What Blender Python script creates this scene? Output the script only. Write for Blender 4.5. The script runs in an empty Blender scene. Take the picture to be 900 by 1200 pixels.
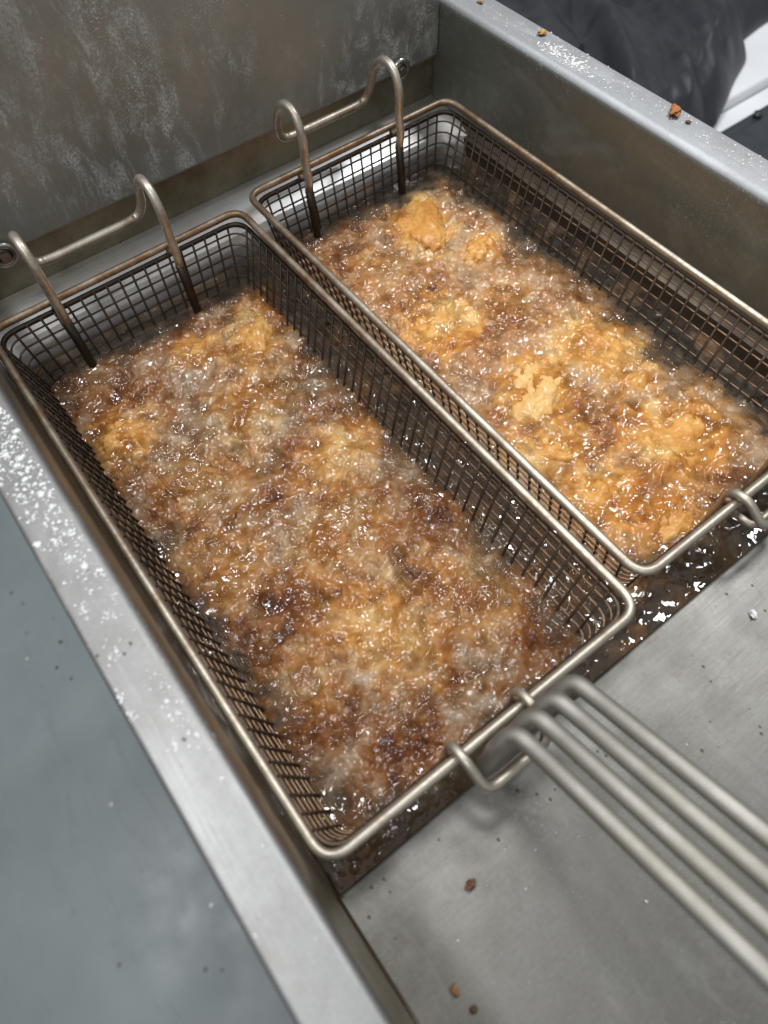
import bpy, bmesh, math, random
import numpy as np
from mathutils import Matrix, Vector

random.seed(7)
rng = np.random.default_rng(11)
scene = bpy.context.scene
COL = scene.collection

# ---------------------------------------------------------------- camera
cam_d = bpy.data.cameras.new("camera")
cam = bpy.data.objects.new("camera", cam_d)
COL.objects.link(cam)
RX = Vector((0.7978, -0.6022, -0.0273)); RY = Vector((-0.5373, -0.6899, -0.4851)); RZ = Vector((0.2733, 0.4016, -0.8741))
M = Matrix.Identity(4)
for r in range(3):
    M[r][0] = RX[r]; M[r][1] = -RY[r]; M[r][2] = -RZ[r]
M[0][3], M[1][3], M[2][3] = 0.0177, -0.0246, 0.2836
cam.matrix_world = M
cam_d.sensor_fit = 'VERTICAL'
cam_d.sensor_height = 36.0
cam_d.lens = 36.0 * 807.07 / 1200.0
cam_d.clip_start = 0.005
cam_d.clip_end = 50.0
cam_d.dof.use_dof = True
cam_d.dof.focus_distance = 0.41
cam_d.dof.aperture_fstop = 7.5
scene.camera = cam

# ---------------------------------------------------------------- light of the kitchen
world = bpy.data.worlds.new("World")
scene.world = world
world.use_nodes = True
bg = world.node_tree.nodes["Background"]
bg.inputs[0].default_value = (0.98, 0.985, 1.0, 1)
bg.inputs[1].default_value = 0.34

def area_lamp(name, loc, target, sx, sy, power, color):
    l = bpy.data.lights.new(name, 'AREA')
    l.shape = 'RECTANGLE'; l.size = sx; l.size_y = sy; l.energy = power; l.color = color
    o = bpy.data.objects.new(name, l); COL.objects.link(o)
    o.location = loc
    o.rotation_euler = (Vector(target) - Vector(loc)).to_track_quat('-Z', 'Y').to_euler()
    return o
area_lamp("ceiling_lamp", (-0.70, 0.50, 1.75), (0.05, 0.18, 0.0), 0.30, 0.36, 14, (0.95, 0.975, 1.0))
area_lamp("ceiling_lamp", (0.45, 0.72, 1.75), (0.20, 0.15, 0.0), 0.36, 0.30, 14, (0.95, 0.975, 1.0))
area_lamp("ceiling_lamp", (1.45, 0.35, 1.75), (0.25, 0.12, 0.0), 0.30, 0.36, 16, (0.95, 0.975, 1.0))
area_lamp("ceiling_lamp", (-0.60, -0.90, 1.75), (0.1, 0.1, 0.0), 0.30, 0.36, 9, (0.92, 0.96, 1.0))

scene.view_settings.view_transform = 'Standard'
scene.view_settings.look = 'None'
scene.view_settings.gamma = 1.0
scene.view_settings.exposure = 0.15
scene.render.engine = 'CYCLES'
scene.cycles.use_denoising = True
scene.cycles.max_bounces = 10
scene.cycles.transparent_max_bounces = 24
scene.cycles.caustics_reflective = False
scene.cycles.caustics_refractive = False

# ---------------------------------------------------------------- helpers
def obj(name, me, mat, parent=None, kind=None, loc=None):
    o = bpy.data.objects.new(name, me)
    COL.objects.link(o)
    if mat is not None and len(me.materials) == 0:
        me.materials.append(mat)
    if parent is not None:
        o.parent = parent
    if kind:
        o["kind"] = kind
    if loc is not None:
        o.location = loc
    return o

def tag(o, label, cat, group=None, kind=None):
    o["label"] = label; o["category"] = cat
    if group: o["group"] = group
    if kind: o["kind"] = kind
    return o

def empty(name, loc):
    o = bpy.data.objects.new(name, None)
    o.empty_display_size = 0.02
    COL.objects.link(o); o.location = loc
    return o

def mesh_from(name, verts, faces, smooth=True):
    me = bpy.data.meshes.new(name)
    me.from_pydata([tuple(v) for v in verts], [], [tuple(f) for f in faces])
    if smooth:
        me.polygons.foreach_set("use_smooth", [True] * len(me.polygons))
    me.update()
    return me

def mesh_np(name, V, F, smooth=True):
    """V (n,3), F (m,k) numpy arrays"""
    me = bpy.data.meshes.new(name)
    m, k = F.shape
    me.vertices.add(len(V)); me.vertices.foreach_set("co", V.astype(np.float32).ravel())
    me.loops.add(m * k); me.loops.foreach_set("vertex_index", F.astype(np.int32).ravel())
    me.polygons.add(m)
    me.polygons.foreach_set("loop_start", np.arange(0, m * k, k, dtype=np.int32))
    me.polygons.foreach_set("loop_total", np.full(m, k, dtype=np.int32))
    if smooth:
        me.polygons.foreach_set("use_smooth", np.ones(m, dtype=bool))
    me.update(calc_edges=True)
    return me

def tube(path, r, seg=8, closed=False, cap=True, radii=None):
    """verts, faces of a tube along path (parallel transport frames)"""
    P = [Vector(p) for p in path]
    n = len(P)
    T = []
    for i in range(n):
        if closed:
            t = P[(i + 1) % n] - P[i - 1]
        else:
            t = P[min(i + 1, n - 1)] - P[max(i - 1, 0)]
        T.append(t.normalized())
    up = Vector((0, 0, 1))
    if abs(T[0].dot(up)) > 0.95: up = Vector((1, 0, 0))
    N = (up - T[0] * up.dot(T[0])).normalized()
    V = []; F = []
    for i in range(n):
        if i:
            N = (N - T[i] * N.dot(T[i])).normalized()
        B = T[i].cross(N)
        rr = radii[i] if radii else r
        for s in range(seg):
            a = 2 * math.pi * s / seg
            V.append(P[i] + (N * math.cos(a) + B * math.sin(a)) * rr)
    m = n if closed else n - 1
    for i in range(m):
        j = (i + 1) % n
        for s in range(seg):
            s2 = (s + 1) % seg
            F.append((i * seg + s, j * seg + s, j * seg + s2, i * seg + s2))
    if not closed and cap:
        F.append(tuple(range(seg)))
        F.append(tuple(reversed(range((n - 1) * seg, n * seg))))
    return V, F

def tube_mesh(name, path, r, seg=8, closed=False, radii=None):
    V, F = tube(path, r, seg, closed, True, radii)
    return mesh_from(name, V, F)

def fillet(points, rad, n=5, closed=False):
    """polyline with rounded corners"""
    P = [Vector(p) for p in points]
    out = []
    N = len(P)
    for i in range(N):
        if not closed and i in (0, N - 1):
            out.append(P[i]); continue
        a, b, c = P[i - 1], P[i], P[(i + 1) % N]
        rr = rad[i] if isinstance(rad, (list, tuple)) else rad
        d1 = (a - b); d2 = (c - b)
        l = min(rr, d1.length * 0.49, d2.length * 0.49)
        p0 = b + d1.normalized() * l; p1 = b + d2.normalized() * l
        for k in range(n + 1):
            t = k / n
            out.append(p0 * (1 - t) ** 2 + b * 2 * t * (1 - t) + p1 * t * t)
    return out

def rrect(x0, y0, x1, y1, z, rad, n=6):
    return fillet([(x0, y0, z), (x1, y0, z), (x1, y1, z), (x0, y1, z)], rad, n, closed=True)

def extrude_profile(name, prof, y0, y1, ny=1, axis='y', close_ends=True):
    """sheet/solid: closed profile (x,z) extruded along y"""
    V = []; F = []
    n = len(prof)
    for j in range(ny + 1):
        y = y0 + (y1 - y0) * j / ny
        for (a, b) in prof:
            V.append((a, y, b) if axis == 'y' else (y, a, b))
    for j in range(ny):
        for i in range(n):
            i2 = (i + 1) % n
            F.append((j * n + i, j * n + i2, (j + 1) * n + i2, (j + 1) * n + i))
    if close_ends:
        F.append(tuple(reversed(range(n)))); F.append(tuple(range(ny * n, (ny + 1) * n)))
    me = mesh_from(name, V, F, smooth=False)
    bm = bmesh.new(); bm.from_mesh(me); bmesh.ops.recalc_face_normals(bm, faces=bm.faces)
    for f in bm.faces: f.smooth = True
    for e in bm.edges:
        if len(e.link_faces) == 2 and e.calc_face_angle(0) > math.radians(40): e.smooth = False
    bm.to_mesh(me); bm.free()
    return me

def box_mesh(name, x0, x1, y0, y1, z0, z1, bev=0.001, seg=2):
    bm = bmesh.new()
    bmesh.ops.create_cube(bm, size=1)
    for v in bm.verts:
        v.co = Vector((x0 + (x1 - x0) * (v.co.x + .5), y0 + (y1 - y0) * (v.co.y + .5), z0 + (z1 - z0) * (v.co.z + .5)))
    if bev: bmesh.ops.bevel(bm, geom=list(bm.edges), offset=bev, segments=seg, affect='EDGES', profile=.5)
    me = bpy.data.meshes.new(name); bm.to_mesh(me); bm.free()
    return me

# ---------------------------------------------------------------- materials
def new_mat(name):
    m = bpy.data.materials.new(name); m.use_nodes = True
    nt = m.node_tree
    return m, nt, nt.nodes["Principled BSDF"]

class NT:
    def __init__(s, nt): s.nt = nt; s.L = nt.links
    def n(s, typ, **kw):
        nd = s.nt.nodes.new(typ)
        for k, v in kw.items(): setattr(nd, k, v)
        return nd
    def link(s, a, b): s.L.new(a, b)
    def coords(s, scale=(1, 1, 1), rot=(0, 0, 0), src='Object'):
        t = s.n('ShaderNodeTexCoord'); m = s.n('ShaderNodeMapping')
        m.inputs['Scale'].default_value = scale; m.inputs['Rotation'].default_value = rot
        s.link(t.outputs[src], m.inputs['Vector']); return m.outputs['Vector']
    def geo(s, scale=(1, 1, 1)):
        t = s.n('ShaderNodeNewGeometry'); m = s.n('ShaderNodeMapping')
        m.inputs['Scale'].default_value = scale
        s.link(t.outputs['Position'], m.inputs['Vector']); return m.outputs['Vector']
    def noise(s, vec, scale, detail=4, rough=.55, dist=0):
        t = s.n('ShaderNodeTexNoise'); s.link(vec, t.inputs['Vector'])
        t.inputs['Scale'].default_value = scale; t.inputs['Detail'].default_value = detail
        t.inputs['Roughness'].default_value = rough; t.inputs['Distortion'].default_value = dist
        return t.outputs['Fac']
    def voro(s, vec, scale, feature='F1', rnd=1):
        t = s.n('ShaderNodeTexVoronoi', feature=feature); s.link(vec, t.inputs['Vector'])
        t.inputs['Scale'].default_value = scale; t.inputs['Randomness'].default_value = rnd
        return t.outputs['Distance']
    def ramp(s, fac, stops):
        r = s.n('ShaderNodeValToRGB'); s.link(fac, r.inputs['Fac'])
        cr = r.color_ramp
        while len(cr.elements) < len(stops): cr.elements.new(0.5)
        for e, (p, c) in zip(cr.elements, stops):
            e.position = p; e.color = (c, c, c, 1) if not isinstance(c, tuple) else (*c, 1)
        return r.outputs['Color']
    def math(s, op, a, b=None, clamp=False):
        m = s.n('ShaderNodeMath', operation=op, use_clamp=clamp)
        for i, v in enumerate((a, b)):
            if v is None: continue
            if isinstance(v, (int, float)): m.inputs[i].default_value = v
            else: s.link(v, m.inputs[i])
        return m.outputs[0]
    def mix(s, fac, a, b, mode='MIX'):
        m = s.n('ShaderNodeMix', data_type='RGBA', blend_type=mode)
        for i, v in ((0, fac), (6, a), (7, b)):
            if isinstance(v, (int, float)): m.inputs[i].default_value = v
            elif isinstance(v, tuple): m.inputs[i].default_value = (*v, 1)
            else: s.link(v, m.inputs[i])
        return m.outputs[2]
    def bump(s, h, strength, dist):
        b = s.n('ShaderNodeBump'); b.inputs['Strength'].default_value = strength
        b.inputs['Distance'].default_value = dist; s.link(h, b.inputs['Height'])
        return b.outputs['Normal']

def steel(name, col=(.52, .51, .49), dirt=(.16, .13, .09), dirt_amt=.5, rough=(.22, .42), brush=(1, 1, 1), dust=0.0,
          dust_scale=260, streak=0.0, metallic=1.0, specks=0.0, brush_amt=.3, scratch=0.0):
    m, nt, P = new_mat(name); N = NT(nt)
    g = N.geo()
    big = N.noise(g, 9, 5, .6)
    fine = N.noise(g, 70, 5, .65)
    br = N.noise(N.geo(brush), 900, 3, .7)
    dm = N.math('MULTIPLY', N.ramp(N.math('ADD', N.math('MULTIPLY', big, .7), N.math('MULTIPLY', fine, .3)), [(.42, 0.0), (.68, 1.0)]), dirt_amt)
    c = N.mix(dm, col, dirt)
    c = N.mix(N.math('MULTIPLY', N.ramp(br, [(.35, 0.0), (.7, 1.0)]), .10), c, tuple(x * .6 for x in col))
    r = N.math('ADD', N.math('MULTIPLY', big, rough[1] - rough[0]), rough[0])
    r = N.math('ADD', r, N.math('MULTIPLY', N.math('SUBTRACT', br, .5), .12), True)
    r = N.math('ADD', r, N.math('MULTIPLY', dm, .15), True)
    met = None
    if scratch > 0:
        sm_ = N.ramp(N.noise(g, 520, 5, .75), [(.40, 0.0), (.72, 1.0)])
        smear = N.ramp(N.noise(N.geo((1, .5, 1)), 24, 6, .7, 1.2), [(.52, 0.0), (.72, 1.0)])
        c = N.mix(N.math('MULTIPLY', sm_, scratch), c, tuple(x * .55 for x in col))
        c = N.mix(N.math('MULTIPLY', smear, scratch * .8), c, tuple(min(1, x * 1.9) for x in col))
        stain = N.ramp(N.noise(N.geo((1.3, 1, 1)), 55, 6, .75, .8), [(.56, 0.0), (.70, 1.0)])
        c = N.mix(N.math('MULTIPLY', stain, scratch), c, tuple(x * y for x, y in zip(col, (.62, .50, .40))))
        r = N.math('ADD', r, N.math('MULTIPLY', smear, .08), True)
    if specks > 0:
        sp = N.ramp(N.voro(g, 240), [(.03, 1.0), (.075, 0.0)])
        sel = N.ramp(N.noise(g, 45, 2), [(.6 - .1 * min(specks, 1.5), 0.0), (.66, 1.0)])
        sm = N.math('MULTIPLY', sp, sel)
        sp2 = N.math('MULTIPLY', N.ramp(N.voro(N.geo((1, .8, 1)), 150), [(.075, 1.0), (.125, 0.0)]), N.ramp(N.noise(g, 13, 2), [(.66 - .08 * specks, 0.0), (.70 - .08 * specks, 1.0)]))
        sm = N.math('MAXIMUM', sm, sp2)
        c = N.mix(sm, c, (.05, .03, .018))
        met = N.math('SUBTRACT', metallic, sm, True)
    if dust > 0:
        # flour: fine specks gathered in clouds, plus fine film
        cloud = N.ramp(N.noise(g, 16, 3, .6), [(.5, 0.0), (.66, 1.0)])
        sp1 = N.ramp(N.noise(g, dust_scale * 3, 2, .5), [(.6, 0.0), (.7, 1.0)])
        dmask = N.math('MULTIPLY', N.math('MULTIPLY', cloud, sp1), dust, True)
        pin = N.ramp(N.voro(g, dust_scale), [(.05, 1.0), (.11, 0.0)])
        pin = N.math('MULTIPLY', pin, N.ramp(N.noise(g, 30, 2), [(.5, 0.0), (.6, 1.0)]))
        dmask = N.math('MAXIMUM', dmask, N.math('MULTIPLY', pin, dust))
        if streak > 0:
            s1 = N.ramp(N.noise(N.geo((1, 1, .42)), 80, 6, .70, .5), [(.44, 0.0), (.66, 1.0)])
            s2 = N.ramp(N.noise(N.geo((1, 1, .7)), 11, 3, .6), [(.38, 0.0), (.56, 1.0)])
            s3 = N.ramp(N.noise(N.geo((1, 1, .6)), 900, 3, .7), [(.40, .12), (.58, 1.0)])
            st = N.math('MULTIPLY', N.math('MULTIPLY', N.math('MULTIPLY', s1, s2), s3), streak, True)
            film = N.math('MULTIPLY', N.ramp(N.noise(g, 7, 4, .6), [(.35, 0.0), (.7, 1.0)]), .16)
            st = N.math('MAXIMUM', st, film)
            pin2 = N.math('MULTIPLY', N.ramp(N.voro(g, 210), [(.04, 1.0), (.10, 0.0)]), N.ramp(N.noise(g, 22, 2), [(.42, 0.0), (.55, 1.0)]))
            st = N.math('MAXIMUM', st, pin2)
            dmask = N.math('MAXIMUM', dmask, st)
        c = N.mix(dmask, c, (.72, .70, .68))
        r = N.math('ADD', r, N.math('MULTIPLY', dmask, .5), True)
        met = N.math('SUBTRACT', metallic if met is None else met, dmask, True)
    N.link(c, P.inputs['Base Color']); N.link(r, P.inputs['Roughness'])
    if met is not None: N.link(met, P.inputs['Metallic'])
    else: P.inputs['Metallic'].default_value = metallic
    N.link(N.bump(N.math('ADD', N.math('MULTIPLY', br, .5), fine), brush_amt, .00025), P.inputs['Normal'])
    return m

M_flange = steel('steel_side_wall', col=(.30, .298, .29), dirt=(.21, .20, .18), dirt_amt=.35, rough=(.44, .56), brush=(1, .03, 1), dust=.35, scratch=.3, specks=.5)
M_wall_r = steel('steel_right_wall', col=(.315, .33, .30), dirt=(.195, .19, .15), dirt_amt=.75, rough=(.42, .58), brush=(1, 1, .05), dust=.35, scratch=.25)
M_flange2 = steel('steel_right_flange', col=(.40, .405, .415), dirt=(.27, .26, .245), dirt_amt=.4, rough=(.5, .62), brush=(1, .03, 1), dust=.45, scratch=.3, specks=.6)
M_splash = steel('steel_backsplash', col=(.39, .412, .39), dirt=(.23, .24, .21), dirt_amt=.6, rough=(.42, .58), brush=(1, 1, .04), dust=.9, dust_scale=330, streak=.95)
M_back = steel('greasy_steel', col=(.44, .41, .31), dirt=(.10, .07, .03), dirt_amt=.95, rough=(.28, .45), brush=(.05, 1, 1), specks=1)
M_ledge = steel('steel_ledge', col=(.50, .50, .49), dirt=(.18, .12, .07), dirt_amt=.5, rough=(.34, .5), brush=(.05, 1, 1), specks=1)
M_deck = steel('steel_deck', col=(.21, .204, .187), dirt=(.135, .122, .10), dirt_amt=.6, rough=(.42, .56), brush=(.05, 1, 1), dust=.25, specks=2.3, scratch=.34)
M_tank = steel('oil_tank_steel', col=(.10, .075, .05), dirt=(.03, .018, .01), dirt_amt=.9, rough=(.3, .5), metallic=.5)
M_tankin = steel('oil_stained_tank', col=(.34, .29, .22), dirt=(.13, .09, .055), dirt_amt=.7, rough=(.4, .6), metallic=.6)
M_handle = steel('handle_steel', col=(.40, .385, .35), dirt=(.26, .235, .19), dirt_amt=.7, rough=(.48, .6), brush=(1, 1, 1))
M_bolt = steel('bolt_steel', col=(.55, .54, .52), dirt=(.1, .07, .04), dirt_amt=.6, rough=(.2, .35))

def wire_mat(name, clean, burnt, lo, hi, rough=(.36, .56), metallic=.85):
    """wire with baked-on brown varnish; more of it toward the back of the basket (object y)"""
    m, nt, P = new_mat(name); N = NT(nt)
    g = N.geo()
    n1 = N.noise(g, 60, 5, .65); n2 = N.noise(g, 420, 3, .6)
    sx = N.n('ShaderNodeSeparateXYZ'); N.link(g, sx.inputs[0])
    yy = N.math('DIVIDE', sx.outputs['Y'], .36, True)
    f = N.math('ADD', N.math('MULTIPLY', yy, .28), N.math('ADD', N.math('MULTIPLY', n1, .75), N.math('MULTIPLY', n2, .25)))
    f = N.ramp(f, [(lo, 0.0), (hi, 1.0)])
    c = N.mix(f, clean, burnt)
    N.link(c, P.inputs['Base Color'])
    P.inputs['Metallic'].default_value = metallic
    N.link(N.math('ADD', N.math('MULTIPLY', n2, rough[1] - rough[0]), rough[0]), P.inputs['Roughness'])
    N.link(N.bump(n2, .3, .0003), P.inputs['Normal'])
    return m
M_rim = wire_mat('rim_wire_steel', (.46, .415, .34), (.22, .135, .075), .52, .82)
M_hook = wire_mat('hook_wire_steel', (.58, .53, .45), (.24, .145, .08), .72, .98)
M_mesh = wire_mat('carbonised_mesh_wire', (.115, .078, .052), (.034, .023, .016), .40, .70, rough=(.35, .55), metallic=.7)
M_mesh_lit = wire_mat('copper_lit_mesh_wire', (.25, .158, .095), (.042, .029, .020), .50, .85, rough=(.3, .5), metallic=.8)  # clean colour carries the copper light on the hoops; wire itself is dark brown

# ---------------------------------------------------------------- room: floor
m, nt, P = new_mat('painted_concrete_floor'); N = NT(nt); g = N.geo()
c = N.ramp(N.noise(g, 2.2, 5, .6), [(.3, (.16, .19, .194)), (.7, (.235, .268, .27))])
c = N.mix(N.math('MULTIPLY', N.ramp(N.voro(g, 30), [(.08, 1.0), (.14, 0.0)]), N.ramp(N.noise(g, 7, 2), [(.5, 0.0), (.62, 1.0)])), c, (.03, .03, .03))
c = N.mix(N.math('MULTIPLY', N.ramp(N.voro(g, 26), [(.07, 1.0), (.11, 0.0)]), N.ramp(N.noise(N.geo((1.3, 1.2, 1)), 9, 2), [(.55, 0.0), (.62, 1.0)])), c, (.6, .6, .58))
c = N.mix(N.math('MULTIPLY', N.ramp(N.noise(N.geo((1, .2, 1)), 45, 6, .75, .6), [(.54, 0.0), (.70, 1.0)]), .16), c, (.06, .065, .07))
N.link(c, P.inputs['Base Color'])
N.link(N.ramp(N.noise(g, 12, 4), [(.3, .3), (.7, .5)]), P.inputs['Roughness'])
M_floor = m
fl = obj('floor', mesh_from('floor', [(-4, -4, -.86), (5, -4, -.86), (5, 6, -.86), (-4, 6, -.86)], [(0, 1, 2, 3)], False), M_floor, kind='structure')

# ---------------------------------------------------------------- fryer
XL, XR = -.0050, .367          # inner faces of the side walls
ZT = .041                      # top of the side walls
ZD = -.030                     # deck and ledge level
TX0, TX1, TY0, TY1 = -.0048, .3545, -.0092, .3465   # oil tank opening
YB, YS = .3905, .3855          # back wall, face of the backsplash
YF = -.34
fryer = empty('deep_fryer', (.18, .05, -.86))
tag(fryer, 'stainless steel deep fryer with a twin-basket oil well and flour-dusted side walls', 'deep fryer')
def fpart(name, me, mat, kind=None):
    o = obj(name, me, mat, fryer, kind)
    o.matrix_parent_inverse = Matrix.Translation((-.18, -.05, .86))
    return o

def arc(cx, cz, r, a0, a1, n=6):
    return [(cx + r * math.cos(math.radians(a0 + (a1 - a0) * k / n)), cz + r * math.sin(math.radians(a0 + (a1 - a0) * k / n))) for k in range(n + 1)]

# left wall: folded sheet, rounded inner top edge, thin outer edge
prof = [(XL, -.16)] + arc(XL - .004, ZT - .004, .004, 0, 90) + arc(-.0255, ZT - .0025, .0025, 90, 180, 4) + [(-.028, -.80), (-.025, -.80), (-.025, -.16)]
def split_wall(o, greasy):
    o.data.materials.append(greasy)
    for f in o.data.polygons:
        if abs(f.normal.x) > .8 and f.center.z < ZT - .003 and -.02 < f.center.x < .385: f.material_index = 1
M_wall_l = steel('steel_left_inner_wall', col=(.34, .32, .26), dirt=(.16, .115, .06), dirt_amt=.9, rough=(.30, .48), brush=(1, .05, 1))
split_wall(fpart('side_wall', extrude_profile('side_wall', prof, YF, .46, 24), M_flange), M_wall_l)
prof = [(XR, -.16)] + arc(XR + .0055, ZT - .0055, .0055, 180, 90) + arc(.3925, ZT - .002, .002, 90, 0, 4) + [(.3945, -.80), (.3915, -.80), (.3915, -.16)]
split_wall(fpart('side_wall', extrude_profile('side_wall', prof, YF, .46, 24), M_flange2), M_wall_r)

# back wall (greasy strip) and backsplash plate standing proud of it
fpart('back_wall', box_mesh('back_wall', XL + .0003, XR - .0003, YB, YB + .003, -.16, .30, .0003), M_back)
prof = fillet([(YS, 0, .30), (YS, 0, .0045), (YB - .0003, 0, .0005), (YB - .0003, 0, .30)], .0015, 4, closed=True)
fpart('backsplash', extrude_profile('backsplash', [(p.x, p.z) for p in prof], XL + .0006, XR - .0006, 1, axis='x'), M_splash)

# rear ledge: slopes a little toward the oil, rounded lip into the tank, with rounded plan corners
def ledge_mesh():
    pr = [(YB - .0002, -.0265), (YB - .003, -.0275), (TY1 + .006, -.0305)]
    pr += [(TY1 + .006 * math.sin(math.radians(90 - a)) * 1.0, -.0305 - .006 * (1 - math.cos(math.radians(a)))) for a in (20, 45, 70)]
    pr += [(TY1, -.0365), (TY1, -.055), (TY1 - .004, -.058), (TY1 - .004, -.16)]
    xs = np.linspace(XL + .0004, XR - .0004, 60)
    V = []; F = []
    for x in xs:
        # rounded inner corners of the opening
        dl = max(0, .016 - (x - TX0)); dr = max(0, .016 - (TX1 - x)) if x < TX1 else .016
        d = max(dl, dr); off = .016 - math.sqrt(max(0, .016 ** 2 - min(d, .016) ** 2))
        for k, (y, z) in enumerate(pr):
            V.append((x, y - (off if k >= 2 else 0), z))
    n = len(pr)
    for i in range(len(xs) - 1):
        for k in range(n - 1):
            F.append((i * n + k, i * n + k + 1, (i + 1) * n + k + 1, (i + 1) * n + k))
    return mesh_from('ledge', V, F)
fpart('rear_ledge', ledge_mesh(), M_ledge)
# narrow ledge on the right of the tank
prof = [(XR - .0003, -.029), (TX1 + .004, -.0305), (TX1 + .001, -.0315), (TX1, -.034), (TX1, -.16), (XR - .0003, -.16)]
fpart('side_ledge', extrude_profile('side_ledge', prof, TY0, TY1 + .02, 1), M_tank)
# front deck: sheet with a small turned-down edge into the oil
prof = fillet([(TY0, 0, -.06), (TY0, 0, ZD), (YF, 0, ZD - .004), (YF, 0, -.80), (YF + .003, 0, -.80), (YF + .003, 0, ZD - .008), (TY0 - .0025, 0, ZD - .004), (TY0 - .0025, 0, -.06)], .0018, 3, closed=True)
fpart('front_deck', extrude_profile('front_deck', [(p.x, p.z) for p in prof], XL + .0008, XR - .0008, 1, axis='x'), M_deck)
# oil tank
V = [(TX0 + .0001, TY0 + .0002, -.06), (TX1 - .0001, TY0 + .0002, -.06), (TX1 - .0001, TY1 - .0045, -.06), (TX0 + .0001, TY1 - .0045, -.06)]
V += [(x, y, -.17) for x, y, z in V]
fpart('oil_tank', mesh_from('oil_tank', V, [(0, 1, 5, 4), (1, 2, 6, 5), (2, 3, 7, 6), (3, 0, 4, 7), (4, 5, 6, 7)], False), M_tankin)
# dark weld line where deck meets the left wall
fpart('weld_seam', tube_mesh('weld_seam', [(XL + .0006, TY0 - .0005, ZD + .0002), (XL + .0006, -.1, ZD - .0008), (XL + .0006, YF + .01, ZD - .0036)], .0008, 6), M_tank)

# basket hanger bolts on the back wall
def bolt(x, z):
    V, F = tube([(x, YS + .004, z), (x, YS - .0045, z)], .0048, 16)
    b = fpart('hanger_bolt', mesh_from('hanger_bolt', V, F), M_tank)
    ring = [(x + .0062 * math.cos(a), YS - .0035, z + .0062 * math.sin(a)) for a in [i * math.pi / 12 for i in range(24)]]
    rg = obj('washer', tube_mesh('washer', ring, .0019, 8, closed=True), M_bolt, b)
    V, F = tube([(x, YS - .004, z), (x, YS - .0075, z)], .0034, 6)
    obj('bolt_head', mesh_from('bolt_head', V, F, False), M_bolt, b)
bolt(.0315, .0055); bolt(.330, .0075)

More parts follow.
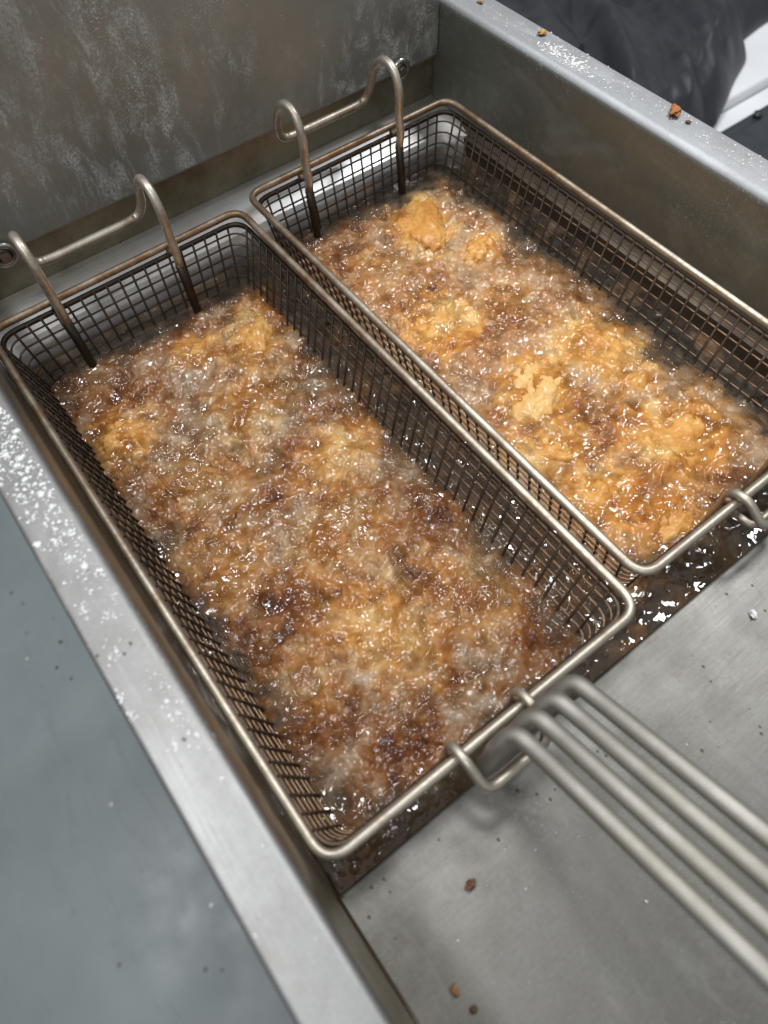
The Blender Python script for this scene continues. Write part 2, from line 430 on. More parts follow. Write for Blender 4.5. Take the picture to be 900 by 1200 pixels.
# ---------------------------------------------------------------- fry baskets
W, L = .165, .335
ZB = -.118
RIM_R = .0022
wire_cache = {}
def basket(ox, oy, label, with_handle):
    root = empty('fry_basket', (ox + W / 2, oy + L / 2, ZB))
    tag(root, label, 'fry basket', 'twin fry baskets in the oil well')
    hx, hy = W / 2, L / 2
    h0 = -ZB
    def part(name, key, build, mat, loc=(0, 0, 0), parent=root):
        if key not in wire_cache: wire_cache[key] = build()
        return obj(name, wire_cache[key], mat, parent, loc=loc)
    part('rim', 'rim', lambda: tube_mesh('rim', rrect(-hx, -hy, hx, hy, h0, .0105, 7), RIM_R, 12, closed=True), M_rim)
    part('binding_wire', 'bind', lambda: tube_mesh('binding_wire', rrect(-hx + .0022, -hy + .0022, hx - .0022, hy - .0022, h0 - .0050, .012, 6), .0016, 8, closed=True), M_mesh)
    ins = .0030
    TS, TE = .195, .10       # side and end walls lean inward with depth
    def ushape(half, taper):
        lo = half - taper * (h0 - .007)
        return fillet([(-half, 0, h0 - .003), (-lo, 0, .004), (lo, 0, .004), (half, 0, h0 - .003)], .014, 5)
    def cross(): return tube_mesh('upright_wire', ushape(hx - ins, TS), .00074, 6)
    def lengthw():
        return tube_mesh('upright_wire', [(0, p.x, p.z) for p in ushape(hy - ins, TE)], .00074, 6)
    # upright wires run down one wall, under the floor and up the other
    n = 40
    for i in range(n):
        y = -hy + .013 + (L - .026) * i / (n - 1) + random.uniform(-.0005, .0005)
        o = part('upright_wire', 'cross', cross, M_mesh, (0, y, 0)); o.rotation_euler = (random.uniform(-.008, .008), 0, random.uniform(-.006, .006))
    n = 18
    for i in range(n):
        x = -hx + .011 + (W - .022) * i / (n - 1)
        lean = x * TS * .55 / hx
        o = part('upright_wire', 'length', lengthw, M_mesh, (x - lean * h0, 0, 0)); o.rotation_euler = (0, lean, 0)
    for i in range(14):
        z = h0 - .0105 - .0072 * i
        if z < .006: break
        dx = ins - .0012 + TS * (h0 - z); dy = ins - .0012 + TE * (h0 - z)
        part('hoop_wire', 'hoop%d' % i, lambda: tube_mesh('hoop_wire', rrect(-hx + dx, -hy + dy, hx - dx, hy - dy, 0, .012, 6), .00060, 6, closed=True), M_mesh_lit, (random.uniform(-.0003, .0003), 0, z))
    # hanging hook: two arched prongs joined by a bar
    xa, xb = .0395 - hx, .1145 - hx
    def prong(x, s):
        yb = hy - .0095
        return [(x, yb - .0005, h0 - .009), (x, yb - .0025, h0 + .002), (x, yb - .0005, h0 + .010), (x, yb - .001, h0 + .030), (x, yb + .005, h0 + .0405),
                (x, yb + .016, h0 + .0415), (x, yb + .026, h0 + .032), (x, yb + .031, h0 + .017), (x + s * .004, yb + .033, h0 + .0085)]
    def hook():
        a = prong(xa, 1); b = prong(xb, -1)
        path = a + [(xa + .012, hy + .0235, h0 + .0075), (xb - .012, hy + .0235, h0 + .0075)] + b[::-1]
        path = fillet(path, .0075, 5)
        return tube_mesh('hanging_hook', path, .0027, 10)
    part('hanging_hook', 'hook', hook, M_hook)
    for x in (xa, xb):
        part('hook_stem', 'stem', lambda: tube_mesh('hook_stem', [(0, hy - .0165, .040), (0, hy - .0120, h0 - .03), (0, hy - .0100, h0 - .0085)], .0028, 10), M_mesh, (x, 0, 0))
    def bead():
        bm = bmesh.new(); bmesh.ops.create_icosphere(bm, subdivisions=2, radius=.0036)
        for v in bm.verts: v.co *= 1 + random.uniform(-.14, .14); v.co.z *= .75
        for f in bm.faces: f.smooth = True
        me_ = bpy.data.meshes.new('weld_bead'); bm.to_mesh(me_); bm.free(); return me_
    for x in (xa, xb): part('weld_bead', 'bead', bead, M_mesh_lit, (x, hy - .0045, h0 - .002))
    # handle bracket: loop wrapped over the front rim
    c0, c1 = .0635 - hx, .0985 - hx
    def bracket():
        y = -hy
        path = [(c0, y + .0052, h0 - .030), (c0, y + .0052, h0 + .0032), (c0, y - .003, h0 + .0058), (c0 + .001, y - .0165, h0 - .004), (c1 - .001, y - .0165, h0 - .004),
                (c1, y - .003, h0 + .0058), (c1, y + .0052, h0 + .0032), (c1, y + .0052, h0 - .030)]
        return tube_mesh('handle_bracket', fillet(path, [0, .004, .004, .006, .006, .004, .004, 0], 6), .0022, 10)
    part('handle_bracket', 'bracket', bracket, M_rim)
    # lower bar of the bracket, under the rim
    for x in (c0, c1): part('weld_bead', 'bead', bead, M_rim, (x, -hy + .0035, h0 - .0025))
    part('bracket_bar', 'bbar', lambda: tube_mesh('bracket_bar', fillet([(c0 + .003, -hy + .002, h0 - .012), (c0 + .004, -hy - .012, h0 - .012), (c1 - .004, -hy - .012, h0 - .012), (c1 - .003, -hy + .002, h0 - .012)], .004, 4), .0020, 8), M_rim)
    if with_handle:
        lx, ly, lz = -hx, -hy, h0      # basket corner in local coordinates
        D = Vector((0, -1, .4805)).normalized()
        for i in range(4):
            s = Vector((lx + .0841 + .0104 * i, ly - .0098 + .0003 * i, lz + .0153))
            e = s + D * .215
            xi = lx + .073 + .0052 * i
            path = [(xi - .004, ly - .0075, lz - .010), (xi, ly - .0080, lz - .004), (s.x - .008, ly - .0065, lz + .008), tuple(s + Vector((-.001, .003, .0005))), tuple(s - Vector((0, .004, -.002)) + D * .004), tuple(e)]
            o = obj('handle_wire', tube_mesh('handle_wire', fillet(path, .012, 7), .0036, 12), M_handle, root)
        a = Vector((lx + .0841, ly - .0098, lz + .0153)) + D * .213
        obj('handle_grip', tube_mesh('handle_grip', [a + Vector((-.004, 0, 0)), a + Vector((.0355, 0, 0))], .0046, 12), M_handle, root)
        obj('handle_tongue', box_mesh('handle_tongue', lx + .0665, lx + .092, ly - .0125, ly - .0042, lz - .0135, lz - .0095, .0012), M_handle, root)
    return root
b1 = basket(0, 0, 'wire fry basket with a four-wire handle fitted to its front rim', True)
b2 = basket(.1766, .0085, 'wire fry basket beside the right wall, holding paler golden pieces', False)

# ---------------------------------------------------------------- frying oil (height field with bubble caps)
ZO = -.0435
OX0, OX1, OY0, OY1 = TX0 + .0006, TX1 - .0006, TY0 + .0008, TY1 - .0048
STEP = .00042
nx = int((OX1 - OX0) / STEP) + 1; ny = int((OY1 - OY0) / STEP) + 1
gx = np.linspace(OX0, OX1, nx); gy = np.linspace(OY0, OY1, ny)
X, Y = np.meshgrid(gx, gy)           # (ny,nx)

def field(scale, slope=1.6, seed=0):
    """isotropic random field, feature size about `scale` metres, normalised to mean 0, sd 1"""
    r = np.random.default_rng(seed)
    n = r.standard_normal((ny, nx))
    fx = np.fft.fftfreq(nx, STEP); fy = np.fft.fftfreq(ny, STEP)
    k = np.hypot(*np.meshgrid(fx, fy))
    k0 = 1 / scale
    amp = 1 / (1 + (k / k0) ** 2) ** slope
    f = np.real(np.fft.ifft2(np.fft.fft2(n) * amp))
    f -= f.mean(); f /= f.std()
    return f

def sstep(a, b, x):
    t = np.clip((x - a) / (b - a), 0, 1); return t * t * (3 - 2 * t)

def inside(ox, oy, fade, ml=0, mr=0, mf=0, mb=0, warp=None):
    w = 0 if warp is None else warp
    d = np.minimum(np.minimum(X - (ox + .013 + ml), (ox + W - .013 - mr) - X), np.minimum(Y - (oy + .007 + mf), (oy + L - .007 - mb) - Y)) + w
    return sstep(0, fade, d)
warp = field(.045, 1.5, 1) * .0035
inL = inside(0, 0, .024, -.012, -.011, -.013, -.001, warp)
inR = inside(.1766, .0085, .024, -.012, -.006, -.010, .002, warp)
boil = np.maximum(inL, inR)
f_big = field(.035, 1.6, 2); f_mid = field(.012, 1.5, 3); f_sml = field(.004, 1.5, 4)
turb = .13 + .87 * boil
H = turb * (f_big * .0012 + f_mid * .00095 + f_sml * .00010)

# food pieces: (x, y, half sizes, height of top above oil, rotation, tone)
FOOD = [
 # left basket
 (0.1316, 0.2767, 0.0260, 0.0150, .0050, 60, 0, 'lumpy golden piece poking up at the back right of the left basket'),
 (0.0990, 0.2916, 0.0140, 0.0100, .0040, 10, 0, 'small pale golden piece at the back of the left basket near its hook'),
 (0.0282, 0.2580, 0.0190, 0.0150, .0048, 20, 0, 'golden piece against the left mesh wall of the left basket'),
 (0.0292, 0.1510, 0.0180, 0.0220, .0008, 70, 1, 'deep orange piece sunk by the left mesh wall, halfway along the left basket'),
 (0.0906, 0.1286, 0.0260, 0.0200, .0015, 30, 1, 'amber piece just under the foam in the middle of the left basket'),
 (0.0813, 0.0728, 0.0240, 0.0170, .0012, 120, 0, 'yellow-brown piece under the foam near the front of the left basket'),
 (0.0226, 0.0746, 0.0160, 0.0220, -.0002, 85, 2, 'dull yellow piece under fine foam at the left basket\'s front left'),
 (0.1222, 0.0635, 0.0170, 0.0220, .0010, 30, 1, 'amber piece beside the right mesh wall near the left basket\'s front'),
 (0.1222, 0.1705, 0.0150, 0.0210, .0026, 100, 0, 'small golden piece near the middle of the left basket\'s right mesh wall'),
 (0.0999, 0.2292, 0.0250, 0.0180, .0012, 30, 1, 'orange piece under foam behind the middle of the left basket'),
 (0.0515, 0.2031, 0.0200, 0.0170, -.001, 140, 2, 'dark brown sunken piece in the left half of the left basket'),
 # right basket
 (0.2796, 0.2925, 0.0280, 0.0170, .0062, 65, 3, 'large orange-gold piece at the back of the right basket'),
 (0.2982, 0.2515, 0.0140, 0.0100, .0042, 20, 3, 'small orange piece by the back right of the right basket'),
 (0.2321, 0.2124, 0.0210, 0.0200, .0040, 100, 3, 'round yellow-gold piece along the left side of the right basket'),
 (0.2433, 0.1352, 0.0240, 0.0180, .0070, 35, 4, 'pale peach-gold craggy piece in the centre of the right basket'),
 (0.2945, 0.1333, 0.0190, 0.0280, .0042, 15, 3, 'long orange-gold piece on the right side of the right basket'),
 (0.2805, 0.0635, 0.0220, 0.0260, .0040, 75, 3, 'golden piece with a pale tip near the right basket\'s front right'),
 (0.2209, 0.0579, 0.0220, 0.0180, .0034, 110, 3, 'bright orange piece near the right basket\'s front left corner'),
 (0.2302, 0.2776, 0.0180, 0.0160, .0008, 40, 1, 'amber piece sunk at the back left of the right basket'),
 (0.2740, 0.2031, 0.0180, 0.0150, .0004, 20, 1, 'brown piece under foam behind the centre of the right basket'),
 (0.2237, 0.0988, 0.0200, 0.0150, .0022, 150, 3, 'orange-gold piece between the pale centre piece and the front left one'),
 (0.2358, 0.0281, 0.0170, 0.0120, .0012, 10, 3, 'golden piece under foam behind the front rim of the right basket'),
]
foodmask = np.zeros_like(H); foodsoft = np.zeros_like(H); foodlift = np.zeros_like(H)
fw = field(.009, 1.5, 51)
for (fx, fy, a, b, top, rot, tone, lab) in FOOD:
    ca, sa = math.cos(math.radians(rot)), math.sin(math.radians(rot))
    u = ((X - fx) * ca + (Y - fy) * sa) / a; v = (-(X - fx) * sa + (Y - fy) * ca) / b
    r2 = u * u + v * v
    foodmask = np.maximum(foodmask, np.clip(1.15 - r2, 0, 1))
    foodlift = np.maximum(foodlift, sstep(1.5, .2, np.sqrt(r2)) * max(0, top) * .30)
    foodsoft = np.maximum(foodsoft, sstep(2.0, .45, np.sqrt(r2) + .20 * fw) * {0: .60, 1: .36, 2: .25, 3: .95, 4: 1.0}[tone])
H = H * (1 - .35 * foodmask) + foodlift

# bubble caps pressed into the surface
def add_caps(n, rlo, rhi, prob, seed, hscale=.8, power=2.2):
    r_ = np.random.default_rng(seed)
    cap = np.zeros_like(H)
    cx = r_.uniform(OX0, OX1, n); cy = r_.uniform(OY0, OY1, n); u = r_.random(n)
    ii = np.clip(((cx - OX0) / (OX1 - OX0) * (nx - 1)).astype(int), 0, nx - 1)
    jj = np.clip(((cy - OY0) / (OY1 - OY0) * (ny - 1)).astype(int), 0, ny - 1)
    keep = u < prob[jj, ii]
    rad = rlo + (rhi - rlo) * r_.random(n) ** power
    for x, y, r in zip(cx[keep], cy[keep], rad[keep]):
        i0 = max(0, int((x - r - OX0) / STEP)); i1 = min(nx, int((x + r - OX0) / STEP) + 2)
        j0 = max(0, int((y - r - OY0) / STEP)); j1 = min(ny, int((y + r - OY0) / STEP) + 2)
        d2 = (X[j0:j1, i0:i1] - x) ** 2 + (Y[j0:j1, i0:i1] - y) ** 2
        R_ = r / .82
        c = np.where(d2 < r * r, np.sqrt(np.clip(R_ * R_ - d2, 0, None)) - R_ * .572, 0) * hscale * 1.5
        np.maximum(cap[j0:j1, i0:i1], c, out=cap[j0:j1, i0:i1])
    return cap
left = sstep(.176, .168, X)
front = sstep(.26, .08, Y + .02 * f_big)
patch = sstep(-.5, .9, field(.03, 1.6, 32))
pf = np.clip((.06 + .94 * boil) * (left * (.25 + .75 * np.maximum(patch, front * .8)) + (1 - left) * .5 * patch), 0, 1) * (1 - .5 * foodmask)
cap = add_caps(64000, .0007, .0019, pf, 21, .85, 2.2)
pb = np.clip((boil * .7 + .10) * (.45 + .5 * field(.02, 1.5, 31)), 0, 1)
cap = np.maximum(cap, add_caps(3400, .0014, .0044, pb, 22, .70, 2.2))
ring = np.clip(4 * boil * (1 - boil), 0, 1)
cap = np.maximum(cap, add_caps(5200, .0012, .0034, np.clip(ring * .8 + (1 - left) * boil * .25, 0, 1), 23, .62, 1.8))
calm = .30 + .70 * sstep(-.6, .7, field(.028, 1.7, 61) + .5 * front * left)
H = H + cap * calm * (1 - .3 * foodmask)
foam = boil * (.74 + .13 * field(.022, 1.5, 5) + .08 * f_mid) + (1 - boil) * (.24 + .12 * np.clip(field(.03, 1.5, 6), 0, 2))
gapf = sstep(.03, .0, np.abs(X - .172)) * sstep(.004, -.004, Y) * .55     # foam gathered in front between the baskets
foam = np.clip(np.maximum(foam, gapf * (.6 + .3 * f_mid)), 0, 1)
foam = np.clip(foam - .30 * foodmask, 0, 1)
foam = np.maximum(foam, boil * .52)

V = np.stack([X.ravel(), Y.ravel(), (ZO + H).ravel()], 1)
idx = np.arange(nx * ny).reshape(ny, nx)
F = np.stack([idx[:-1, :-1].ravel(), idx[:-1, 1:].ravel(), idx[1:, 1:].ravel(), idx[1:, :-1].ravel()], 1)
me = mesh_np('frying_oil', V, F)
at = me.attributes.new('foam', 'FLOAT', 'POINT'); at.data.foreach_set('value', foam.astype(np.float32).ravel())

at = me.attributes.new('food', 'FLOAT', 'POINT'); at.data.foreach_set('value', foodsoft.astype(np.float32).ravel())
m = bpy.data.materials.new('bubbling_oil'); m.use_nodes = True; nt = m.node_tree; nt.nodes.clear(); N = NT(nt)
out = N.n('ShaderNodeOutputMaterial'); g = N.geo()
fac = N.n('ShaderNodeAttribute', attribute_name='foam').outputs['Fac']
fod = N.n('ShaderNodeAttribute', attribute_name='food').outputs['Fac']
fr = N.n('ShaderNodeFresnel'); fr.inputs['IOR'].default_value = 1.58
tr = N.n('ShaderNodeBsdfTransparent'); tr.inputs['Color'].default_value = (.95, .79, .52, 1)
gl = N.n('ShaderNodeBsdfGlossy'); gl.inputs['Roughness'].default_value = .04; gl.inputs['Color'].default_value = (1, 1, 1, 1)
tone = N.noise(g, 34, 4, .6, .5); tone2 = N.noise(g, 130, 3, .6)
t = N.math('ADD', N.math('MULTIPLY', tone, .72), N.math('MULTIPLY', tone2, .28))
fcol = N.ramp(t, [(.36, (.085, .024, .008)), (.46, (.205, .076, .022)), (.56, (.27, .155, .080)), (.69, (.355, .27, .195))])
bcol = N.ramp(t, [(.34, (.46, .145, .02)), (.48, (.68, .30, .055)), (.62, (.82, .49, .15))])
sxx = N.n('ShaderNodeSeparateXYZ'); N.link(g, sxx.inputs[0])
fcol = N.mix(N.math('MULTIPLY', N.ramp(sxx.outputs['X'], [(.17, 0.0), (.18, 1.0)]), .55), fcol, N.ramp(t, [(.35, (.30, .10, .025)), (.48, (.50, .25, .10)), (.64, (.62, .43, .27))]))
col = N.mix(N.math('MULTIPLY', fod, .92), fcol, bcol)
col = N.mix(N.ramp(fac, [(.22, 0.0), (.50, 1.0)]), (.17, .14, .112), col)
# light scatters many times inside foam, so its matte part shades softly: normal leans to the vertical
gn = N.n('ShaderNodeNewGeometry')
vm = N.n('ShaderNodeMix', data_type='VECTOR'); vm.inputs[0].default_value = .88
N.link(gn.outputs['Normal'], vm.inputs[4]); vm.inputs[5].default_value = (0, 0, 1)
nz = N.n('ShaderNodeVectorMath', operation='NORMALIZE'); N.link(vm.outputs[1], nz.inputs[0])
df = N.n('ShaderNodeBsdfDiffuse'); N.link(col, df.inputs['Color']); N.link(nz.outputs[0], df.inputs['Normal'])
ff = N.ramp(N.math('ADD', fac, N.math('MULTIPLY', N.math('SUBTRACT', tone2, .5), .6)), [(.08, 0.0), (.80, .94)])
mb_ = N.n('ShaderNodeMixShader'); N.link(ff, mb_.inputs[0]); N.link(tr.outputs[0], mb_.inputs[1]); N.link(df.outputs[0], mb_.inputs[2])
mx = N.n('ShaderNodeMixShader'); N.link(fr.outputs[0], mx.inputs[0]); N.link(mb_.outputs[0], mx.inputs[1]); N.link(gl.outputs[0], mx.inputs[2])
N.link(mx.outputs[0], out.inputs['Surface'])
M_oil = m
oil = obj('frying_oil', me, M_oil)
tag(oil, 'bubbling brown frying oil with tan foam filling the well', 'oil', kind='stuff')

# larger clear bubbles sitting on the surface
def dome(seg=12, rings=5):
    V = []; F = []
    for i in range(rings):
        a = math.radians(35 + 55 * i / rings)
        for s in range(seg):
            b = 2 * math.pi * s / seg
            V.append((math.cos(a) * math.cos(b) / .82, math.cos(a) * math.sin(b) / .82, (math.sin(a) - .574) / .82))
    V.append((0, 0, .426 / .82))
    for i in range(rings - 1):
        for s in range(seg):
            s2 = (s + 1) % seg
            F.append((i * seg + s, i * seg + s2, (i + 1) * seg + s2)); F.append((i * seg + s, (i + 1) * seg + s2, (i + 1) * seg + s))
    for s in range(seg): F.append(((rings - 1) * seg + s, (rings - 1) * seg + (s + 1) % seg, rings * seg))
    return np.array(V), np.array(F)
DV, DF = dome(9, 3)
n = 9000
r_ = np.random.default_rng(77)
cx = r_.uniform(OX0 + .002, OX1 - .002, n); cy = r_.uniform(OY0 + .002, OY1 - .002, n)
ii = ((cx - OX0) / (OX1 - OX0) * (nx - 1)).astype(int); jj = ((cy - OY0) / (OY1 - OY0) * (ny - 1)).astype(int)
dens = np.clip(.16 + .40 * boil * np.clip(.1 + .6 * field(.018, 1.5, 41), 0, 1.4) + .35 * boil * (1 - boil) * 4 * .5, 0, 1)
keep = r_.random(n) < dens[jj, ii]
cx, cy, ii, jj = cx[keep], cy[keep], ii[keep], jj[keep]
rad = .0005 + .0014 * r_.random(len(cx)) ** 3.0
cz = ZO + H[jj, ii] + rad * .02
V = (DV[None] * rad[:, None, None] * np.array([1, 1, .72])) + np.stack([cx, cy, cz], 1)[:, None, :]
F = DF[None] + (np.arange(len(cx)) * len(DV))[:, None, None]
mb = bpy.data.materials.new('oil_bubble_film'); mb.use_nodes = True; nt = mb.node_tree; nt.nodes.clear(); N = NT(nt)
out = N.n('ShaderNodeOutputMaterial')
fr = N.n('ShaderNodeFresnel'); fr.inputs['IOR'].default_value = 1.38
tr = N.n('ShaderNodeBsdfTransparent'); tr.inputs['Color'].default_value = (.985, .96, .92, 1)
gl = N.n('ShaderNodeBsdfGlossy'); gl.inputs['Roughness'].default_value = .03
mx = N.n('ShaderNodeMixShader'); N.link(fr.outputs[0], mx.inputs[0]); N.link(tr.outputs[0], mx.inputs[1]); N.link(gl.outputs[0], mx.inputs[2])
N.link(mx.outputs[0], out.inputs['Surface'])
ob = obj('oil_bubbles', mesh_np('oil_bubbles', V.reshape(-1, 3), F.reshape(-1, 3)), mb)
tag(ob, 'clear round bubbles scattered over the boiling oil', 'bubbles', kind='stuff')

# ---------------------------------------------------------------- fried pieces
def batter(name, dark, mid, light):
    m, nt, P = new_mat(name); N = NT(nt); g = N.geo()
    f = N.math('ADD', N.math('MULTIPLY', N.noise(g, 55, 4, .6), .6), N.math('MULTIPLY', N.noise(g, 260, 4, .65), .4))
    N.link(N.ramp(f, [(.34, dark), (.5, mid), (.66, light)]), P.inputs['Base Color'])
    P.inputs['Roughness'].default_value = .5
    P.inputs['Subsurface Weight'].default_value = .12; P.inputs['Subsurface Radius'].default_value = (.004, .002, .0008); P.inputs['Subsurface Scale'].default_value = 1.0
    P.inputs['Coat Weight'].default_value = .35; P.inputs['Coat Roughness'].default_value = .2
    N.link(N.bump(N.noise(g, 600, 5, .75), .8, .0010), P.inputs['Normal'])
    return m
TONES = [batter('golden_batter', (.40, .15, .025), (.60, .29, .065), (.74, .45, .15)),
         batter('amber_batter', (.26, .08, .012), (.44, .17, .03), (.56, .27, .06)),
         batter('brown_batter', (.18, .065, .014), (.34, .16, .035), (.46, .27, .07)),
         batter('orange_batter', (.46, .16, .022), (.66, .30, .055), (.78, .44, .12)),
         batter('pale_batter', (.66, .32, .08), (.80, .48, .16), (.86, .60, .26))]
from mathutils import noise as mn
def fried(fx, fy, a, b, top, rot, tone, lab, k):
    bm = bmesh.new(); bmesh.ops.create_icosphere(bm, subdivisions=5, radius=1)
    off = Vector((k * 3.7 + 23.1, k * 1.9 + 4.4, k * 5.1)); c = .62 * min(a, b) + .004
    for v in bm.verts:
        p = v.co.normalized()
        n1 = mn.noise(p * 1.5 + off); n2 = mn.noise(p * 3.4 + off * 2); n3 = mn.noise(p * 8 + off); n4 = mn.noise(p * 18 + off)
        n5 = mn.noise(p * 34 + off)
        s = 1 + .26 * n1 + .15 * n2 + .09 * n3 + .05 * n4 + .025 * n5
        v.co = Vector((p.x * a * s, p.y * b * s, p.z * c * s))
    ztop = max(v.co.z for v in bm.verts)
    for v in bm.verts: v.co.z -= ztop
    for f in bm.faces: f.smooth = True
    me = bpy.data.meshes.new('fried_piece'); bm.to_mesh(me); bm.free()
    o = obj('fried_piece', me, TONES[tone], loc=(fx, fy, ZO + .0002 + top)); o.rotation_euler = (0, 0, math.radians(rot))
    tag(o, lab, 'fried food', 'battered pieces frying in the baskets')
for k, fd in enumerate(FOOD):
    g_ = 1.15 if fd[6] in (3, 4) else 1.0
    fried(fd[0], fd[1], fd[2] * g_, fd[3] * g_, *fd[4:], k)

# ---------------------------------------------------------------- crumbs and flour
def crumb(x, y, z, r, col, lab, k, sq=.55):
    m, nt, P = new_mat('crumb'); N = NT(nt)
    N.link(N.ramp(N.noise(N.geo(), 600, 3), [(.35, tuple(c * .55 for c in col)), (.65, col)]), P.inputs['Base Color']); P.inputs['Roughness'].default_value = .6
    bm = bmesh.new(); bmesh.ops.create_icosphere(bm, subdivisions=3, radius=1)
    for v in bm.verts:
        p = v.co.normalized(); s = 1 + .5 * mn.noise(p * 1.6 + Vector((k, k * 2, 0))) + .2 * mn.noise(p * 4 + Vector((k, 0, 0)))
        v.co = Vector((p.x * r * 1.25 * s, p.y * r * .85 * s, p.z * r * sq * s))
    zmin = min(v.co.z for v in bm.verts)
    for v in bm.verts: v.co.z -= zmin
    me = bpy.data.meshes.new('crumb'); bm.to_mesh(me); bm.free()
    o = obj('crumb', me, m, loc=(x, y, z)); o.rotation_euler = (0, 0, k * 1.3)
    tag(o, lab, 'crumb', 'crumbs fallen on the fryer steel')
crumb(.3835, .3625, ZT, .0022, (.55, .38, .2), 'pale crumb on the right wall top, farthest back at the frame edge', 1)
crumb(.3870, .3060, ZT, .0024, (.60, .33, .08), 'orange crumb on the right wall top beside the flour patch', 2)
crumb(.3860, .1945, ZT, .0036, (.45, .16, .04), 'largest orange-brown flake on the right wall top', 3)
crumb(.3858, .1835, ZT, .0013, (.20, .08, .03), 'tiny dark crumb next to the orange-brown flake', 4)
crumb(.0403, -.0376, ZD - .0003, .0020, (.13, .045, .015), 'reddish-brown crumb on the front deck below the left basket', 5)
crumb(.0132, -.0605, ZD - .0006, .0016, (.30, .14, .05), 'tan-brown crumb on the front deck near the left wall', 6)
crumb(.0149, -.0693, ZD - .0007, .0013, (.10, .05, .02), 'dark brown crumb on the deck nearest the bottom frame edge', 7)
crumb(.2202, -.0322, ZD - .0003, .0018, (.75, .74, .72), 'white flour lump on the deck in front of the right basket', 8)

# flour: small flattened lumps
def flour():
    ico = bmesh.new(); bmesh.ops.create_icosphere(ico, subdivisions=1, radius=1)
    IV = np.array([v.co[:] for v in ico.verts]); IF = np.array([[v.index for v in f.verts] for f in ico.faces]); ico.free()
    pts = []; r_ = np.random.default_rng(5)
    def patch(n, cx, cy, sx, sy, z, rlo, rhi, x0, x1):
        for _ in range(n):
            x = r_.normal(cx, sx); y = r_.normal(cy, sy)
            if x0 < x < x1: pts.append((x, y, z, rlo + (rhi - rlo) * r_.random() ** 3))
    zt = ZT
    l0, l1 = -.0265, -.0085
    patch(700, -.016, .222, .006, .020, zt, .00018, .0010, l0, l1)
    patch(330, -.012, .178, .005, .018, zt, .00018, .0011, l0, l1)
    patch(170, -.011, .140, .004, .012, zt, .00018, .0010, l0, l1)
    patch(110, -.0105, .066, .003, .009, zt, .00018, .0011, l0, l1)
    patch(60, -.014, .10, .006, .03, zt, .00015, .0006, l0, l1)
    patch(30, -.016, .02, .006, .04, zt, .00015, .0006, l0, l1)
    for q in range(14):
        a, b_ = r_.uniform(l0, l1), r_.uniform(.05, .25)
        patch(22, a, b_, .0012, .0016, zt, .0002, .0009, l0, l1)
    for q in range(26):
        patch(2, r_.normal(-.016, .005), r_.normal(.20, .03), .0006, .0006, zt, .0010, .0019, l0, l1)
    r0, r1 = .3735, .3935
    patch(520, .3785, .276, .004, .012, zt, .00018, .0012, r0, r1)
    patch(160, .384, .22, .005, .03, zt, .00018, .0008, r0, r1)
    patch(190, .383, .14, .005, .03, zt, .00018, .0009, r0, r1)
    patch(80, .383, .33, .005, .03, zt, .00018, .0008, r0, r1)
    patch(40, .10, -.05, .06, .03, ZD - .0004, .00015, .0006, .0, .3)
    pts_a = np.array(pts)
    n = len(pts_a)
    sc = np.stack([np.ones(n), r_.uniform(.7, 1.3, n), r_.uniform(.35, .6, n)], 1) * pts_a[:, 3:4]
    V = IV[None] * (1 + .35 * r_.standard_normal((n, len(IV), 1)).clip(-1, 1)) * sc[:, None, :] + pts_a[:, None, :3]
    F = IF[None] + (np.arange(n) * len(IV))[:, None, None]
    return mesh_np('flour', V.reshape(-1, 3), F.reshape(-1, 3))
m, nt, P = new_mat('flour'); P.inputs['Base Color'].default_value = (.70, .69, .68, 1); P.inputs['Roughness'].default_value = .9
tag(obj('flour', flour(), m), 'white flour scattered in patches on the tops of the fryer walls', 'flour', kind='stuff')

# ---------------------------------------------------------------- beyond the right wall
m, nt, P = new_mat('white_laminate'); N = NT(nt)
N.link(N.ramp(N.noise(N.geo(), 6, 4), [(.3, (.66, .67, .69)), (.7, (.78, .79, .80))]), P.inputs['Base Color']); P.inputs['Roughness'].default_value = .4
M_white = m
m, nt, P = new_mat('dark_plastic'); N = NT(nt)
N.link(N.ramp(N.noise(N.geo(), 40, 4), [(.3, (.018, .022, .028)), (.7, (.03, .036, .042))]), P.inputs['Base Color']); P.inputs['Roughness'].default_value = .35
M_plast = m
m, nt, P = new_mat('black_nylon'); N = NT(nt); g = N.geo()
N.link(N.ramp(N.noise(g, 14, 5, .6), [(.3, (.008, .009, .013)), (.7, (.016, .018, .025))]), P.inputs['Base Color'])
P.inputs['Roughness'].default_value = .42; P.inputs['Sheen Weight'].default_value = .0; P.inputs['Sheen Roughness'].default_value = .4
N.link(N.bump(N.noise(g, 900, 3), .3, .0006), P.inputs['Normal'])
M_cloth = m
ZC = -.30
cab = empty('white_cabinet', (1.35, .9, -.86))
tag(cab, 'white cabinet partly hidden behind the fryer, under the black cloth', 'cabinet')
def cpart(name, me, mat):
    o = obj(name, me, mat, cab); o.matrix_parent_inverse = Matrix.Translation((-1.35, -.9, .86)); return o
cpart('cabinet_body', box_mesh('cabinet_body', .78, 1.9, .22, 1.7, -.86, ZC - .026, .004), M_white)
cpart('worktop', box_mesh('worktop', .74, 1.92, .478, 1.72, ZC - .025, ZC, .005, 3), M_white)
cpart('lower_shelf', box_mesh('lower_shelf', .74, 1.92, .20, .4765, ZC - .040, ZC - .016, .004, 3), M_white)

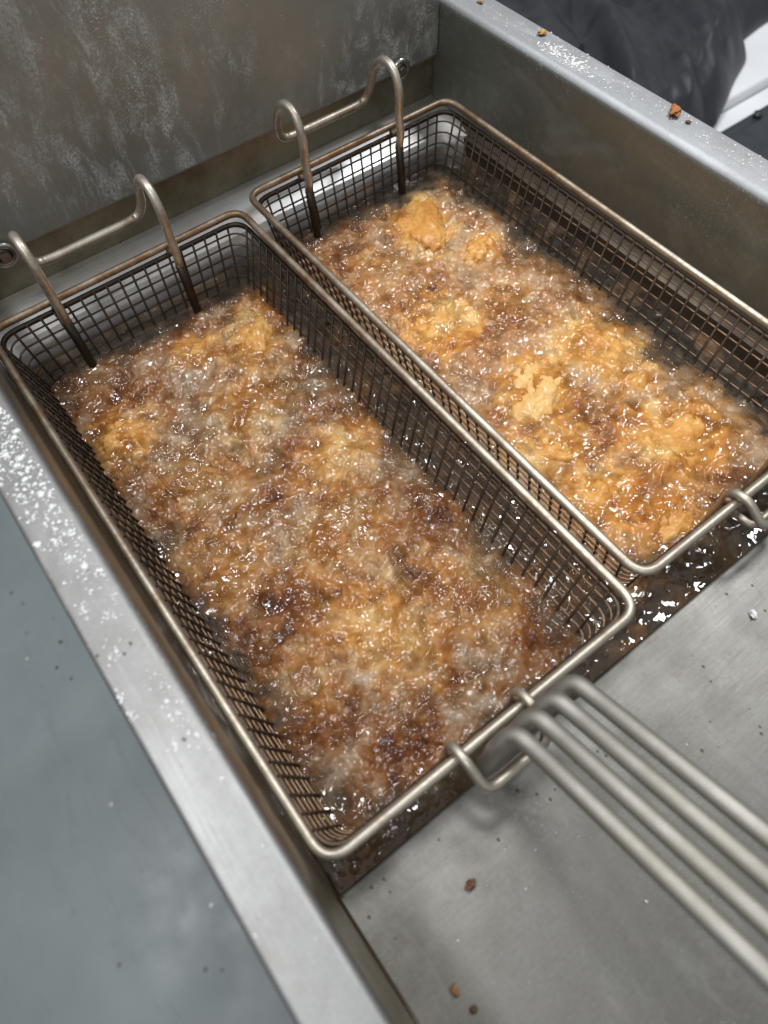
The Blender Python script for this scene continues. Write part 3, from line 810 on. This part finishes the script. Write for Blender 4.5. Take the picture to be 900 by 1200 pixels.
# black cloth thrown over the worktop, with folds
def edge_y(x):
    xs = [.70, .94, 1.00, 1.08, 1.10, 1.20, 1.31, 1.6]; ys = [.40, .457, .485, .520, .556, .572, .563, .60]
    return float(np.interp(x, xs, ys))
def cloth_mesh():
    n = 240
    V = []; F = []
    for j in range(n + 1):
        for i in range(n + 1):
            u, v = i / n, j / n
            x = .72 + .86 * u
            y0 = edge_y(x); y = y0 + (1.45 - y0) * v ** 1.25
            q = x * .55 + y * .9; w = x * .9 - y * .55
            fold = .050 * abs(mn.noise(Vector((q * 2.2, w * 7.5, 1.7)))) + .020 * mn.noise(Vector((q * 5 + 3, w * 3, 4.2))) + .010 * abs(mn.noise(Vector((q * 5, w * 21, 2.2)))) + .0022 * mn.noise(Vector((x * 40, y * 40, 0))) + .006 * abs(mn.noise(Vector((q * 16, w * 38, 6.2)))) + .012 * (1 - abs(mn.noise(Vector((q * 3.1, w * 5.5, 12.2))))) ** 6
            ridge = .035 * math.exp(-((w - .33 - .12 * q) / .018) ** 2) + .022 * math.exp(-((w - .18 + .25 * (q - 1.1)) / .012) ** 2)
            d = (y - y0)
            k = min(1, d / .035) ** .55
            z = ZC + .003 + k * (.026 + .5 * ridge) + min(1, d / .06) * fold
            z -= max(0, .48 - y) * .45
            V.append((x, y + .006 * mn.noise(Vector((x * 12, y * 12, 9))), max(z, ZC + .003 if y > .478 else ZC - .013)))
    for j in range(n):
        for i in range(n):
            a = j * (n + 1) + i; F.append((a, a + 1, a + n + 2, a + n + 1))
    return mesh_from('black_cloth', V, F)
tag(obj('black_cloth', cloth_mesh(), M_cloth), 'crumpled black cloth lying on white furniture beyond the right wall', 'cloth')

# dark lidded plastic box on the lower shelf
pb_ = empty('plastic_box', (.96, .385, ZC - .016))
tag(pb_, 'dark grey plastic box on the white shelf at the right frame edge', 'box')
obj('box_body', box_mesh('box_body', -.065, .065, -.055, .050, 0, .020, .006, 3), M_plast, pb_)
lid = obj('lid', box_mesh('lid', -.056, .056, -.048, .030, .0195, .024, .003, 2), M_plast, pb_)
obj('knob', tube_mesh('knob', [(.02, .038, .019), (.02, .038, .026)], .006, 14), M_plast, pb_)
